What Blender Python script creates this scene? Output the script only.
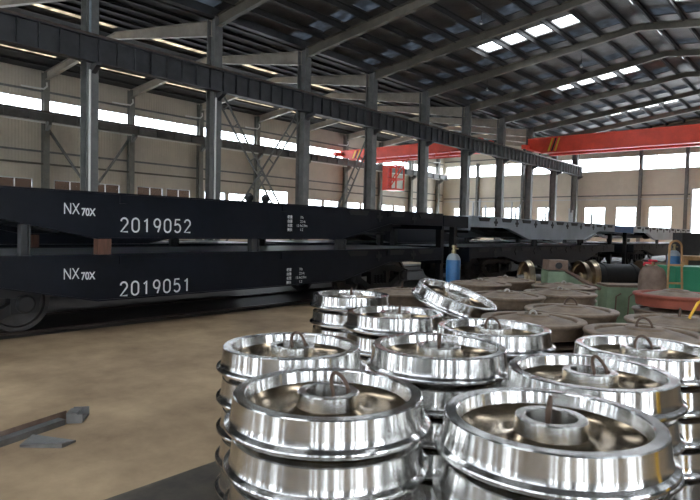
import bpy, bmesh, math, random
from mathutils import Vector, Matrix
random.seed(7)
SC = bpy.context.scene
for o in list(bpy.data.objects):
    bpy.data.objects.remove(o, do_unlink=True)
COL = SC.collection
PI = math.pi

# ------------------------------------------------------------------ camera, world, exposure
F_PX, YAW, PITCH, ROLL = 578.38, math.radians(40.881), math.radians(-2.1016), math.radians(-1.2733)
EYE = Vector((0, 0, 1.6))
fwd = Vector((-math.sin(YAW) * math.cos(PITCH), math.cos(YAW) * math.cos(PITCH), math.sin(PITCH)))
rgt = Vector((math.cos(YAW), math.sin(YAW), 0))
dwn = fwd.cross(rgt)
r2 = math.cos(ROLL) * rgt + math.sin(ROLL) * dwn
d2 = -math.sin(ROLL) * rgt + math.cos(ROLL) * dwn
cam_data = bpy.data.cameras.new('camera')
cam_data.sensor_width = 36.0
cam_data.lens = F_PX / 700 * 36
cam_data.clip_end = 400
cam = bpy.data.objects.new('camera', cam_data)
COL.objects.link(cam)
m = Matrix((r2, -d2, -fwd)).transposed().to_4x4()
m.translation = EYE
cam.matrix_world = m
SC.camera = cam

world = bpy.data.worlds.new('overcast_sky')
SC.world = world
world.use_nodes = True
bg = world.node_tree.nodes['Background']
bg.inputs[0].default_value = (0.90, 0.95, 1.0, 1)
bg.inputs[1].default_value = 5.0
SC.view_settings.view_transform = 'Standard'
SC.view_settings.look = 'None'
SC.view_settings.gamma = 1.0
SC.view_settings.use_curve_mapping = False
SC.view_settings.exposure = 1.4
SC.cycles.use_denoising = True
SC.cycles.max_bounces = 10
SC.cycles.diffuse_bounces = 5
SC.cycles.glossy_bounces = 5
SC.cycles.transparent_max_bounces = 16
SC.cycles.sample_clamp_indirect = 12

# ------------------------------------------------------------------ materials
MATS = {}
def mat(name, col, rough=0.6, metal=0.0, var=0.0, vscale=3.0, col2=None, bump=0.0, bscale=20.0, coat=0.0, wave=None, stretch=None, spec=0.5, aniso=0.0):
    if name in MATS: return MATS[name]
    mt = bpy.data.materials.new(name)
    mt.use_nodes = True
    nt = mt.node_tree; N = nt.nodes; L = nt.links
    b = N['Principled BSDF']
    b.inputs['Base Color'].default_value = (*col, 1)
    b.inputs['Roughness'].default_value = rough
    b.inputs['Metallic'].default_value = metal
    b.inputs['Specular IOR Level'].default_value = spec
    if coat: b.inputs['Coat Weight'].default_value = coat; b.inputs['Coat Roughness'].default_value = 0.12
    if aniso:      # turned on a lathe: grooves run round the axis, highlights spread across them
        tg = N.new('ShaderNodeTangent'); tg.direction_type = 'RADIAL'; tg.axis = 'Z'
        b.inputs['Anisotropic'].default_value = aniso; b.inputs['Anisotropic Rotation'].default_value = 0.25
        L.new(tg.outputs[0], b.inputs['Tangent'])
    tc = N.new('ShaderNodeTexCoord')
    src = tc.outputs['Object']
    if stretch:
        mp = N.new('ShaderNodeMapping'); mp.inputs['Scale'].default_value = stretch
        L.new(src, mp.inputs[0]); src = mp.outputs[0]
    if col2 is not None or var:
        nz = N.new('ShaderNodeTexNoise'); nz.inputs['Scale'].default_value = vscale
        nz.inputs['Detail'].default_value = 8; nz.inputs['Roughness'].default_value = 0.65
        L.new(src, nz.inputs['Vector'])
        rp = N.new('ShaderNodeValToRGB')
        rp.color_ramp.elements[0].position = 0.35; rp.color_ramp.elements[1].position = 0.65
        a = col; c = col2 if col2 is not None else tuple(min(1, x * (1 + var)) for x in col)
        if col2 is None: a = tuple(x * (1 - var) for x in col)
        rp.color_ramp.elements[0].color = (*a, 1); rp.color_ramp.elements[1].color = (*c, 1)
        L.new(nz.outputs['Fac'], rp.inputs[0]); L.new(rp.outputs[0], b.inputs['Base Color'])
    if bump:
        nb = N.new('ShaderNodeTexNoise'); nb.inputs['Scale'].default_value = bscale; nb.inputs['Detail'].default_value = 6
        L.new(src, nb.inputs['Vector'])
        bp = N.new('ShaderNodeBump'); bp.inputs['Strength'].default_value = bump; bp.inputs['Distance'].default_value = 0.02
        L.new(nb.outputs['Fac'], bp.inputs['Height']); L.new(bp.outputs[0], b.inputs['Normal'])
    if wave:   # (axis, scale, strength): pressed ribs of profiled sheet
        wv = N.new('ShaderNodeTexWave'); wv.bands_direction = wave[0]; wv.inputs['Scale'].default_value = wave[1]
        L.new(tc.outputs['Object'], wv.inputs['Vector'])
        bp = N.new('ShaderNodeBump'); bp.inputs['Strength'].default_value = wave[2]; bp.inputs['Distance'].default_value = 0.03
        L.new(wv.outputs['Fac'], bp.inputs['Height']); L.new(bp.outputs[0], b.inputs['Normal'])
    MATS[name] = mt
    return mt

def glass_mat(name, tint=(0.96, 0.98, 1.0), gloss=0.03):
    mt = bpy.data.materials.new(name); mt.use_nodes = True
    nt = mt.node_tree; N = nt.nodes; L = nt.links
    N.remove(N['Principled BSDF'])
    t = N.new('ShaderNodeBsdfTransparent'); t.inputs[0].default_value = (*tint, 1)
    g = N.new('ShaderNodeBsdfGlossy'); g.inputs['Roughness'].default_value = 0.05
    x = N.new('ShaderNodeMixShader'); x.inputs[0].default_value = gloss
    L.new(t.outputs[0], x.inputs[1]); L.new(g.outputs[0], x.inputs[2])
    L.new(x.outputs[0], N['Material Output'].inputs[0])
    return mt
def frp_mat(name, col, clear):
    mt = bpy.data.materials.new(name); mt.use_nodes = True
    nt = mt.node_tree; N = nt.nodes; L = nt.links
    N.remove(N['Principled BSDF'])
    t = N.new('ShaderNodeBsdfTranslucent')
    nz = N.new('ShaderNodeTexNoise'); nz.inputs['Scale'].default_value = 2.2; nz.inputs['Detail'].default_value = 6
    tc = N.new('ShaderNodeTexCoord'); L.new(tc.outputs['Object'], nz.inputs['Vector'])
    rp = N.new('ShaderNodeValToRGB'); rp.color_ramp.elements[0].position = 0.4; rp.color_ramp.elements[1].position = 0.62
    rp.color_ramp.elements[0].color = tuple(c * 0.45 for c in col) + (1,); rp.color_ramp.elements[1].color = (*col, 1)
    L.new(nz.outputs['Fac'], rp.inputs[0]); L.new(rp.outputs[0], t.inputs[0])
    d = N.new('ShaderNodeBsdfDiffuse'); d.inputs[0].default_value = (0.3, 0.3, 0.3, 1)
    x = N.new('ShaderNodeMixShader'); x.inputs[0].default_value = 0.3
    L.new(t.outputs[0], x.inputs[1]); L.new(d.outputs[0], x.inputs[2])
    L.new(x.outputs[0], N['Material Output'].inputs[0])
    return mt

M_FLOOR = mat('floor_dirt', (0.25, 0.165, 0.092), 0.65, col2=(0.50, 0.36, 0.215), vscale=0.9, bump=0.25, bscale=6)
M_PLATE = mat('dark_plate', (0.05, 0.043, 0.035), 0.5, metal=0.2, col2=(0.12, 0.095, 0.07), vscale=2.5, bump=0.1)
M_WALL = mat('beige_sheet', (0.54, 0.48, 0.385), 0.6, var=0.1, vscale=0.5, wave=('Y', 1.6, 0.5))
M_WALLD = mat('grey_sheet', (0.17, 0.16, 0.145), 0.6, var=0.1, vscale=0.5)  # dark grey for the unseen walls, deepening the stripes reflected in the wheels
M_WALLX = mat('beige_sheet_end', (0.60, 0.55, 0.45), 0.6, var=0.08, vscale=0.4, wave=('X', 1.6, 0.35))
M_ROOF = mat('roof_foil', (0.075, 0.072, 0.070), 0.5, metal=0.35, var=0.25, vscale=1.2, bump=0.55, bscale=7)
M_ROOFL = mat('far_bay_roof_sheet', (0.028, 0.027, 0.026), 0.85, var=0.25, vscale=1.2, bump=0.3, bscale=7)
M_STEEL = mat('grey_steel', (0.155, 0.155, 0.145), 0.55, metal=0.0, var=0.2, vscale=2.0)
M_WCOL = mat('wall_column_grey', (0.19, 0.185, 0.16), 0.55, var=0.15)
M_STEEL_D = mat('dark_steel', (0.045, 0.046, 0.048), 0.6, metal=0.0, var=0.25, vscale=1.5)
M_PURLIN = mat('purlin_steel', (0.022, 0.021, 0.020), 0.7, var=0.25)
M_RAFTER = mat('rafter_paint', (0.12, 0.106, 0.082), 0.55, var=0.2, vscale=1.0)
M_RAFTERL = mat('lit_rafter_paint', (0.30, 0.265, 0.215), 0.55, var=0.2, vscale=1.0)  # rafter paint lightened to show the far bay's beams lit
M_WHITE = mat('white_pvc', (0.72, 0.72, 0.68), 0.45, var=0.05)
M_FRAME = mat('window_frame', (0.55, 0.56, 0.56), 0.4, var=0.05)
M_GLASS = glass_mat('clear_glass')
M_SKY = glass_mat('clear_sheet', (0.95, 0.96, 0.97), 0.04)
M_FRP = frp_mat('added_translucent_sheet', (0.10, 0.112, 0.128), 0)  # translucent strips added in place of reflections on the roof foil
M_FRPW = frp_mat('yellowed_translucent_sheet', (0.60, 0.53, 0.42), 0)
M_RED = mat('crane_red', (0.78, 0.075, 0.04), 0.4, var=0.12, vscale=1.0)
M_STRIPE = mat('stripe_yellow', (0.75, 0.55, 0.05), 0.5, var=0.1)
M_BLACK = mat('black_paint', (0.012, 0.012, 0.013), 0.5, var=0.2)
M_NAVY = mat('navy_gloss', (0.007, 0.009, 0.014), 0.42, var=0.3, vscale=1.2, spec=0.25)
M_GREYBLUE = mat('bluegrey_sheen', (0.34, 0.38, 0.43), 0.36, var=0.15, vscale=0.9, coat=0.2)  # grazing reflection of the bright end wall put into the colour
M_PALE = mat('pale_sheen', (0.72, 0.75, 0.78), 0.4, var=0.12, vscale=0.9, coat=0.2)  # stronger grazing sheen on the farthest frame, painted as a paler colour
M_BLUE = mat('blue_paint', (0.03, 0.13, 0.32), 0.4, var=0.15, coat=0.2)
M_DECK = mat('deck_glare', (0.80, 0.83, 0.88), 0.4, metal=0.0, var=0.1, vscale=1.0)  # near-white stands in for window glare on the dark decks
M_LETTER = mat('stencil_white', (0.78, 0.80, 0.80), 0.6, var=0.05)
M_POL = mat('machined_steel', (0.72, 0.71, 0.69), 0.18, metal=1.0, var=0.04, vscale=6, stretch=(1, 1, 14), aniso=1.0)
M_POLPLATE = mat('machined_plate', (0.38, 0.30, 0.205), 0.2, metal=1.0, var=0.12, vscale=4, aniso=0.35)
M_HUBIN = mat('bored_steel', (0.70, 0.68, 0.64), 0.25, metal=1.0, var=0.06, aniso=0.85)
M_CAST = mat('brown_cast', (0.135, 0.092, 0.062), 0.5, metal=0.3, col2=(0.29, 0.21, 0.145), vscale=5, bump=0.25, bscale=30)
M_CASTHUB = mat('scraped_hub', (0.48, 0.45, 0.40), 0.35, metal=0.9, var=0.2, vscale=8)
M_REDOX = mat('red_oxide', (0.30, 0.075, 0.045), 0.6, var=0.2, vscale=4)
M_HOOK = mat('rusty_rod', (0.11, 0.07, 0.05), 0.5, metal=0.5, var=0.3, vscale=30)
M_RUST = mat('rust_brown', (0.15, 0.095, 0.07), 0.75, col2=(0.23, 0.16, 0.12), vscale=7, bump=0.2)
M_TIMBER = mat('timber_block', (0.12, 0.055, 0.035), 0.7, var=0.3, vscale=6, stretch=(4, 4, 0.6))
M_GREEN = mat('machine_green', (0.23, 0.31, 0.20), 0.55, var=0.2, vscale=3)
M_GREENB = mat('cabinet_green', (0.035, 0.26, 0.14), 0.5, var=0.1, vscale=2)
M_CYL = mat('cylinder_blue', (0.03, 0.13, 0.29), 0.4, var=0.2, vscale=5)
M_CYLG = mat('cylinder_grey', (0.26, 0.30, 0.33), 0.5, var=0.15, vscale=6)
M_BRASS = mat('brass', (0.30, 0.25, 0.14), 0.35, metal=0.9, var=0.1)
M_ORANGE = mat('orange_frame', (0.44, 0.25, 0.11), 0.6, var=0.25, vscale=5)
M_YEL = mat('yellow_paint', (0.75, 0.42, 0.03), 0.5, var=0.1)
M_REDV = mat('valve_red', (0.62, 0.03, 0.05), 0.45, var=0.1)
M_BRONZE = mat('worn_tread', (0.52, 0.43, 0.31), 0.28, metal=1.0, var=0.15, vscale=8)
M_GREYM = mat('bare_grey_steel', (0.23, 0.225, 0.22), 0.45, metal=0.7, var=0.2, vscale=6)
M_RAIL = mat('rail_steel', (0.11, 0.085, 0.07), 0.45, metal=0.6, var=0.25, vscale=4)
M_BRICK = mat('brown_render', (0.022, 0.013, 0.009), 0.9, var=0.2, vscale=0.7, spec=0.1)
M_BULB = mat('lamp_glass', (0.8, 0.8, 0.76), 0.3, var=0.05)

# ------------------------------------------------------------------ helpers
def link(name, me, material, parent=None, loc=(0, 0, 0), rot=(0, 0, 0)):
    o = bpy.data.objects.new(name, me)
    COL.objects.link(o)
    o.location = loc; o.rotation_euler = rot
    if material is not None and len(me.materials) == 0:
        me.materials.append(material)
    if parent is not None: o.parent = parent
    return o
def tag(o, label=None, cat=None, group=None, kind=None):
    if label: o['label'] = label
    if cat: o['category'] = cat
    if group: o['group'] = group
    if kind: o['kind'] = kind
    return o
def empty(name, loc=(0, 0, 0), rot=(0, 0, 0), label=None, cat=None, group=None, kind=None):
    o = bpy.data.objects.new(name, None); COL.objects.link(o)
    o.location = loc; o.rotation_euler = rot; o.empty_display_size = 0.1
    return tag(o, label, cat, group, kind)

class MB:
    """collects shapes, builds one mesh"""
    def __init__(s): s.v = []; s.f = []; s.sm = []
    def add(s, v, f, smooth=False):
        k = len(s.v); s.v += [tuple(p) for p in v]; s.f += [tuple(i + k for i in q) for q in f]; s.sm += [smooth] * len(f); return s
    def box(s, x0, x1, y0, y1, z0, z1):
        v = [(x0, y0, z0), (x1, y0, z0), (x1, y1, z0), (x0, y1, z0), (x0, y0, z1), (x1, y0, z1), (x1, y1, z1), (x0, y1, z1)]
        return s.add(v, [(0, 3, 2, 1), (4, 5, 6, 7), (0, 1, 5, 4), (1, 2, 6, 5), (2, 3, 7, 6), (3, 0, 4, 7)])
    def bar(s, a, b, w, h, up=(0, 0, 1)):
        a = Vector(a); b = Vector(b); d = (b - a).normalized(); u = Vector(up)
        if abs(d.dot(u)) > 0.95: u = Vector((1, 0, 0))
        r = d.cross(u).normalized(); u = r.cross(d)
        v = []
        for p in (a, b):
            for i, j in ((-1, -1), (1, -1), (1, 1), (-1, 1)):
                v.append(p + r * (i * w / 2) + u * (j * h / 2))
        return s.add(v, [(3, 2, 1, 0), (4, 5, 6, 7), (0, 1, 5, 4), (1, 2, 6, 5), (2, 3, 7, 6), (3, 0, 4, 7)])
    def prism(s, poly, axis, a0, a1):
        """poly in the two other axes (cyclic order kept), extruded along axis"""
        n = len(poly)
        def P(p, a):
            return {'x': (a, p[0], p[1]), 'y': (p[0], a, p[1]), 'z': (p[0], p[1], a)}[axis]
        v = [P(p, a0) for p in poly] + [P(p, a1) for p in poly]
        f = [tuple(range(n - 1, -1, -1)), tuple(range(n, 2 * n))]
        f += [(i, (i + 1) % n, n + (i + 1) % n, n + i) for i in range(n)]
        return s.add(v, f)
    def lathe(s, prof, n=48, closed=True, axis='z', origin=(0, 0, 0), smooth=True):
        k = len(prof); v = []; f = []
        for i in range(n):
            a = 2 * PI * i / n; c, q = math.cos(a), math.sin(a)
            for r, z in prof:
                p = {'z': (r * c, r * q, z), 'x': (z, r * c, r * q), 'y': (r * q, z, r * c)}[axis]
                v.append((p[0] + origin[0], p[1] + origin[1], p[2] + origin[2]))
        for i in range(n):
            j = (i + 1) % n
            for t in range(k if closed else k - 1):
                u = (t + 1) % k
                f.append((i * k + t, j * k + t, j * k + u, i * k + u))
        return s.add(v, f, smooth)
    def tube(s, pts, r, n=8, cap=True):
        pts = [Vector(p) for p in pts]; v = []; f = []
        rr = r if isinstance(r, (list, tuple)) else [r] * len(pts)
        pu = None
        for i, p in enumerate(pts):
            d = (pts[min(i + 1, len(pts) - 1)] - pts[max(i - 1, 0)]).normalized()
            u = pu if pu is not None else (Vector((0, 0, 1)) if abs(d.z) < 0.9 else Vector((1, 0, 0)))
            a = d.cross(u)
            if a.length < 1e-4: a = d.cross(Vector((0.3, 1, 0.2)))
            a.normalize(); b = a.cross(d).normalized(); pu = b
            for k in range(n):
                t = 2 * PI * k / n
                v.append(p + (a * math.cos(t) + b * math.sin(t)) * rr[i])
        for i in range(len(pts) - 1):
            for k in range(n):
                f.append((i * n + k, i * n + (k + 1) % n, (i + 1) * n + (k + 1) % n, (i + 1) * n + k))
        s.add(v, f, True)
        if cap:
            k0 = len(s.v) - len(v)
            s.f += [tuple(k0 + k for k in range(n - 1, -1, -1)), tuple(k0 + len(v) - n + k for k in range(n))]; s.sm += [False, False]
        return s
    def mesh(s, name, sharp=35):
        me = bpy.data.meshes.new(name); me.from_pydata(s.v, [], s.f)
        bm = bmesh.new(); bm.from_mesh(me)
        bmesh.ops.recalc_face_normals(bm, faces=bm.faces)
        bm.to_mesh(me); bm.free()
        for p, q in zip(me.polygons, s.sm): p.use_smooth = q
        if any(s.sm): me.set_sharp_from_angle(angle=math.radians(sharp))
        me.update(); return me
    def build(s, name, material, parent=None, loc=(0, 0, 0), rot=(0, 0, 0)):
        return link(name, s.mesh(name), material, parent, loc, rot)
def box(name, material, parent, x0, x1, y0, y1, z0, z1):
    return MB().box(x0, x1, y0, y1, z0, z1).build(name, material, parent)

ORD = ['first', 'second', 'third', 'fourth', 'fifth', 'sixth', 'seventh', 'eighth', 'ninth', 'tenth', 'eleventh', 'twelfth']

# ------------------------------------------------------------------ hall dimensions
XROW, XWALL, XRIGHT, YBACK, YEND = -23.1, -40.3, 4.9, -13.1, 64.8
YK = lambda k: 10.7 + 5.94 * k
YW = lambda j: 15.6 + 5.92 * j
XR, SL, EAVE = -9.2, 0.121, 11.3
def rz(X, add=0.45): return EAVE + add + SL * (min(X, 2 * XR - X) - XROW)           # main roof sheet
XRL = -31.7
def lz(X, add=0.15): return EAVE + add + SL * min(-23.1 - X, X + 40.3)                 # left bay roof sheet

# ------------------------------------------------------------------ structure: floor
fl = MB().box(XWALL - 0.2, XRIGHT + 0.2, YBACK - 0.2, YEND + 0.3, -0.3, 0.0).build('floor', M_FLOOR)
tag(fl, 'brown dusty concrete workshop floor', kind='structure')

def wall_grid(name, material, us, zs, holes, plane, pos, out, label):
    """one wall sheet with openings; plane 'x' -> u is Y, plane 'y' -> u is X"""
    us = sorted(set([round(u, 3) for u in us] + [round(h[i], 3) for h in holes for i in (0, 1)]))
    zs = sorted(set([round(z, 3) for z in zs] + [round(h[i], 3) for h in holes for i in (2, 3)]))
    v = {}; V = []; Fc = []
    def vid(i, j):
        if (i, j) not in v:
            v[(i, j)] = len(V)
            V.append((pos, us[i], zs[j]) if plane == 'x' else (us[i], pos, zs[j]))
        return v[(i, j)]
    for i in range(len(us) - 1):
        for j in range(len(zs) - 1):
            uc, zc = (us[i] + us[i + 1]) / 2, (zs[j] + zs[j + 1]) / 2
            if any(h[0] < uc < h[1] and h[2] < zc < h[3] for h in holes): continue
            Fc.append((vid(i, j), vid(i + 1, j), vid(i + 1, j + 1), vid(i, j + 1)))
    bm = bmesh.new(); bv = [bm.verts.new(p) for p in V]
    for q in Fc: bm.faces.new([bv[i] for i in q])
    bmesh.ops.recalc_face_normals(bm, faces=bm.faces)
    ex = bmesh.ops.extrude_face_region(bm, geom=list(bm.faces))
    d = Vector((out, 0, 0)) if plane == 'x' else Vector((0, out, 0))
    for e in ex['geom']:
        if isinstance(e, bmesh.types.BMVert): e.co += d
    bmesh.ops.recalc_face_normals(bm, faces=bm.faces)
    me = bpy.data.meshes.new(name); bm.to_mesh(me); bm.free()
    return tag(link(name, me, material), label, kind='structure')

WN = [0]
def window(plane, pos, u0, u1, z0, z1, nu, nz, label, frame=0.05, inward=1, glass=None):
    WN[0] += 1
    e = empty('window_%d' % WN[0], (0, 0, 0), kind='structure', label=label)
    def bx(name, mt, a0, a1, b0, b1, d0, d1):
        if plane == 'x': return box(name, mt, e, min(pos + d0, pos + d1), max(pos + d0, pos + d1), a0, a1, b0, b1)
        return box(name, mt, e, a0, a1, min(pos + d0, pos + d1), max(pos + d0, pos + d1), b0, b1)
    fb = MB()
    def addbar(a0, a1, b0, b1):
        d0, d1 = -0.02 * inward, 0.06 * inward
        lo, hi = pos + min(d0, d1), pos + max(d0, d1)
        if plane == 'x': fb.box(lo, hi, a0, a1, b0, b1)
        else: fb.box(a0, a1, lo, hi, b0, b1)
    addbar(u0, u1, z0, z0 + frame); addbar(u0, u1, z1 - frame, z1)
    addbar(u0, u0 + frame, z0 + frame, z1 - frame); addbar(u1 - frame, u1, z0 + frame, z1 - frame)
    fb.build('window_frame', M_FRAME, e)
    for i in range(1, nu):
        u = u0 + (u1 - u0) * i / nu
        bx('mullion', M_FRAME, u - frame / 2, u + frame / 2, z0 + frame, z1 - frame, -0.015 * inward, 0.05 * inward)
    for j in range(1, nz):
        z = z0 + (z1 - z0) * j / nz
        bx('glazing_bar', M_FRAME, u0 + frame, u1 - frame, z - frame / 2, z + frame / 2, -0.01 * inward, 0.045 * inward)
    for i in range(nu):
        for j in range(nz):
            a0 = u0 + (u1 - u0) * i / nu; a1 = u0 + (u1 - u0) * (i + 1) / nu
            b0 = z0 + (z1 - z0) * j / nz; b1 = z0 + (z1 - z0) * (j + 1) / nz
            bx('pane', glass or M_GLASS, a0 + frame / 2, a1 - frame / 2, b0 + frame / 2, b1 - frame / 2, 0.0, 0.008 * inward)
    return e

# ---- left wall (X = -40.3)
holes = []; specs = []
for j in range(-2, 9):
    y0, y1 = YW(j) + 0.02, YW(j + 1) - 0.02
    y1 = min(y1, YEND - 0.3)
    if y1 - y0 > 1: specs.append((y0, y1, 8.65, 9.62, 3, 1, 'long clerestory window in the side wall'))
for j in range(-2, 8):
    c = YW(j) + 2.96
    if j == 3:
        specs.append((c - 2.5, c + 1.1, 1.3, 4.95, 2, 3, 'tall bright window behind the crossed ladder brace'))
    else:
        specs.append((c - 2.3, c - 0.15, 1.3, 4.42, 2, 3, 'side wall window above the wagons'))
        specs.append((c + 0.15, c + 2.3, 1.3, 4.42, 2, 3, 'side wall window above the wagons'))
for s in specs: holes.append(s[:4])
wl = wall_grid('wall_left', M_WALL, [YBACK, YEND], [0, 12.3], holes, 'x', XWALL, -0.15, 'beige ribbed metal side wall')
for s in specs: window('x', XWALL - 0.05, *s)
for z, mt, nm in ((6.2, M_STEEL, 'girt'), (5.4, M_RAFTER, 'girt'), (10.1, M_STEEL, 'girt')):
    box(nm, mt, wl, XWALL + 0.01, XWALL + 0.13, YBACK + 0.5, YEND - 0.3, z - 0.06, z + 0.06)
box('cable_tray', M_WHITE, wl, XWALL + 0.5, XWALL + 0.62, YW(-3), YEND - 0.5, 7.98, 8.09)
# ---- end wall (Y = 64.8)
specs = []
vb = [-40.0, -35.3, -29.4, -23.3, -16.65, -12.45, -7.4, -2.2, 4.6]
for a, b in zip(vb[:-1], vb[1:]):
    specs.append((a + 0.12, b - 0.12, 8.33, 9.8, 3, 1, 'long bright clerestory window in the end wall'))
for a, b in ((-22.24, -20.04), (-18.97, -16.95), (-15.78, -13.67), (-34.6, -32.6), (-31.7, -29.8), (-27.6, -25.6), (-38.6, -36.6)):
    specs.append((a, b, 1.3, 4.53, 1, 3, 'bright window in the end wall'))
holes = [s[:4] for s in specs] + [(-11.95, -7.7, -0.01, 6.2)]
we = wall_grid('wall_back', M_WALLX, [XWALL - 0.15, XRIGHT + 0.15], [-0.3, 13.6], holes, 'y', YEND, 0.15, 'beige metal end wall of the hall')
for s in specs: window('y', YEND + 0.05, *s, inward=-1)
for z, mt in ((5.72, M_STEEL), (5.33, M_FRAME), (10.4, M_STEEL)):
    for a, b in zip([XWALL + 0.2, -11.85], [-12.1, XRIGHT - 0.2] if z > 7 else [-12.1, -11.85]):
        if b - a > 1: box('girt', mt, we, a, b, YEND - 0.14, YEND - 0.01, z - 0.06, z + 0.06)
# door opening frame
de = empty('door_1', kind='structure', label='tall bright open doorway in the end wall')
fb = MB().box(-12.05, -11.9, YEND - 0.1, YEND + 0.2, 0, 6.3).box(-7.75, -7.6, YEND - 0.1, YEND + 0.2, 0, 6.3).box(-11.9, -7.75, YEND - 0.1, YEND + 0.2, 6.2, 6.3)
fb.build('door_frame', M_FRAME, de)
for i, X in enumerate((-35.3, -29.4, -16.65, -12.45, -7.4, -2.2)):
    wc = MB().prism([(X - 0.14, YEND - 0.02), (X - 0.14, YEND - 0.06), (X - 0.02, YEND - 0.06), (X - 0.02, YEND - 0.3), (X - 0.14, YEND - 0.3), (X - 0.14, YEND - 0.34),
                     (X + 0.14, YEND - 0.34), (X + 0.14, YEND - 0.3), (X + 0.02, YEND - 0.3), (X + 0.02, YEND - 0.06), (X + 0.14, YEND - 0.06), (X + 0.14, YEND - 0.02)], 'z', 0, min(rz(X, 0.2), lz(X, .2) if X < XROW else 99))
    tag(wc.build('wind_column', M_STEEL), 'slim grey wind column on the end wall, %s from the side wall' % ORD[i], 'column', 'wind columns on the end wall')
# ---- right wall and back wall, behind the camera (out of view; windows spaced for stripes in the polished wheels)
specs = []
for k in range(-4, 9):
    y0, y1 = YK(k), YK(k + 1)
    if k < -1:
        for a, b in ((0.4, 0.75), (1.1, 2.1), (2.35, 2.55), (3.6, 4.5), (4.8, 5.2)):
            specs.append((y0 + a, y0 + b, 0.4, 4.6, 1, 3, 'tall narrow window in the wall behind the camera'))
    specs.append((y0 + 0.3, min(y1 - 0.3, YEND - 0.4), 8.3, 9.8, 3, 1, 'clerestory window in the wall behind the camera'))
wr = wall_grid('wall_right', M_WALLD, [YBACK, YEND], [0, 12.6], [s[:4] for s in specs], 'x', XRIGHT, 0.15, 'unseen dark grey metal wall on the camera side')
for s in specs: window('x', XRIGHT + 0.05, *s, inward=-1)
specs = []
for a in range(7):
    x0 = -38.5 + a * 6.2
    for p_, q_ in ((0.4, 0.9), (1.3, 2.6), (4.2, 4.5)) if a < 6 else ():
        specs.append((x0 + p_, x0 + q_, 0.4, 4.6, 1, 3, 'tall window in the wall behind the camera'))
    specs.append((x0 + 0.2, x0 + 5.8, 8.3, 9.8, 3, 1, 'clerestory window in the wall behind the camera'))
wf = wall_grid('wall_front', M_WALLD, [XWALL - 0.15, XRIGHT + 0.15], [0, 13.6], [s[:4] for s in specs], 'y', YBACK, -0.15, 'unseen dark grey metal wall behind the camera')
for s in specs: window('y', YBACK - 0.05, *s)
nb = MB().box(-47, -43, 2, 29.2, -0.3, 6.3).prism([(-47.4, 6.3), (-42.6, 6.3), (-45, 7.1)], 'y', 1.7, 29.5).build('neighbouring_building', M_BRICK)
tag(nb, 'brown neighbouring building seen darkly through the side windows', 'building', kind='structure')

# ---- roofs
def roof(name, us, ys, holes, zf, label):
    us = sorted(set(round(u, 3) for u in list(us) + [h[i] for h in holes for i in (0, 1)]))
    ys = sorted(set(round(y, 3) for y in list(ys) + [h[i] for h in holes for i in (2, 3)]))
    vid = {}; V = []; Fc = []
    def g(i, j):
        if (i, j) not in vid: vid[(i, j)] = len(V); V.append((us[i], ys[j], zf(us[i])))
        return vid[(i, j)]
    for i in range(len(us) - 1):
        for j in range(len(ys) - 1):
            uc, yc = (us[i] + us[i + 1]) / 2, (ys[j] + ys[j + 1]) / 2
            if any(h[0] < uc < h[1] and h[2] < yc < h[3] for h in holes): continue
            Fc.append((g(i, j), g(i + 1, j), g(i + 1, j + 1), g(i, j + 1)))
    bm = bmesh.new(); bv = [bm.verts.new(p) for p in V]
    for q in Fc: bm.faces.new([bv[i] for i in q])
    bmesh.ops.recalc_face_normals(bm, faces=bm.faces)
    ex = bmesh.ops.extrude_face_region(bm, geom=list(bm.faces))
    for e in ex['geom']:
        if isinstance(e, bmesh.types.BMVert): e.co.z += 0.08
    bmesh.ops.recalc_face_normals(bm, faces=bm.faces)
    me = bpy.data.meshes.new(name); bm.to_mesh(me); bm.free()
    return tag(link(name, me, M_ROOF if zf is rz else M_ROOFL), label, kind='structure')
def sheet(name, mt, parent, x0, x1, y0, y1, zf, dz=0.03):
    v = [(x0, y0, zf(x0) + dz), (x1, y0, zf(x1) + dz), (x1, y1, zf(x1) + dz), (x0, y1, zf(x0) + dz)]
    v += [(a, b, c + 0.012) for a, b, c in v]
    return MB().add(v, [(3, 2, 1, 0), (4, 5, 6, 7), (0, 1, 5, 4), (1, 2, 6, 5), (2, 3, 7, 6), (3, 0, 4, 7)]).build(name, mt, parent)

PX = [-9.83 - 1.475 * i for i in range(10)]           # purlin lines of the left slope
BAYS = range(-4, 9)
sky_l, frp_l = [], []
for k in BAYS:
    for i in range(9):
        if k % 2 == 1 and 1 <= i <= 4: sky_l.append((PX[i + 1] + 0.06, PX[i] - 0.06, YK(k) + 2.3, YK(k) + 3.75))
        frp_l.append((PX[i + 1] + 0.12, PX[i] - 0.12, YK(k + 1) - 1.45, YK(k + 1) - 0.25))
mirror = lambda h: (2 * XR - h[1], 2 * XR - h[0], h[2], h[3])
sky_r, frp_r = [mirror(h) for h in sky_l], [mirror(h) for h in frp_l]
slit = [(XR + 0.25, XR + 0.42, YK(k) + 2.4, YK(k) + 3.6) for k in BAYS]
cl = roof('ceiling', [XROW - 0.1, XR], [YBACK, YEND], sky_l + frp_l, rz, 'dark foil roof slope over the wagons')
cr = roof('ceiling', [XR, XRIGHT + 0.1], [YBACK, YEND], sky_r + frp_r + slit, rz, 'dark foil roof slope beyond the ridge')
for h in sky_l: sheet('skylight_pane', M_SKY, cl, *h, rz)
for h in frp_l: sheet('foil_glint_sheet', M_FRP, cl, *h, rz)
for h in sky_r: sheet('skylight_pane', M_SKY, cr, *h, rz)
for h in frp_r: sheet('foil_glint_sheet', M_FRP, cr, *h, rz)
for h in slit: sheet('ridge_light', M_SKY, cr, *h, rz)
lsky = []
for k in range(-3, 9):
    lsky.append((-38.05, -37.5, YK(k) - 0.75, YK(k) + 4.6))
cll = roof('ceiling', [XWALL - 0.1, XRL], [YBACK, YEND], lsky, lz, 'dark roof slope of the far bay above the side wall')
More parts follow.
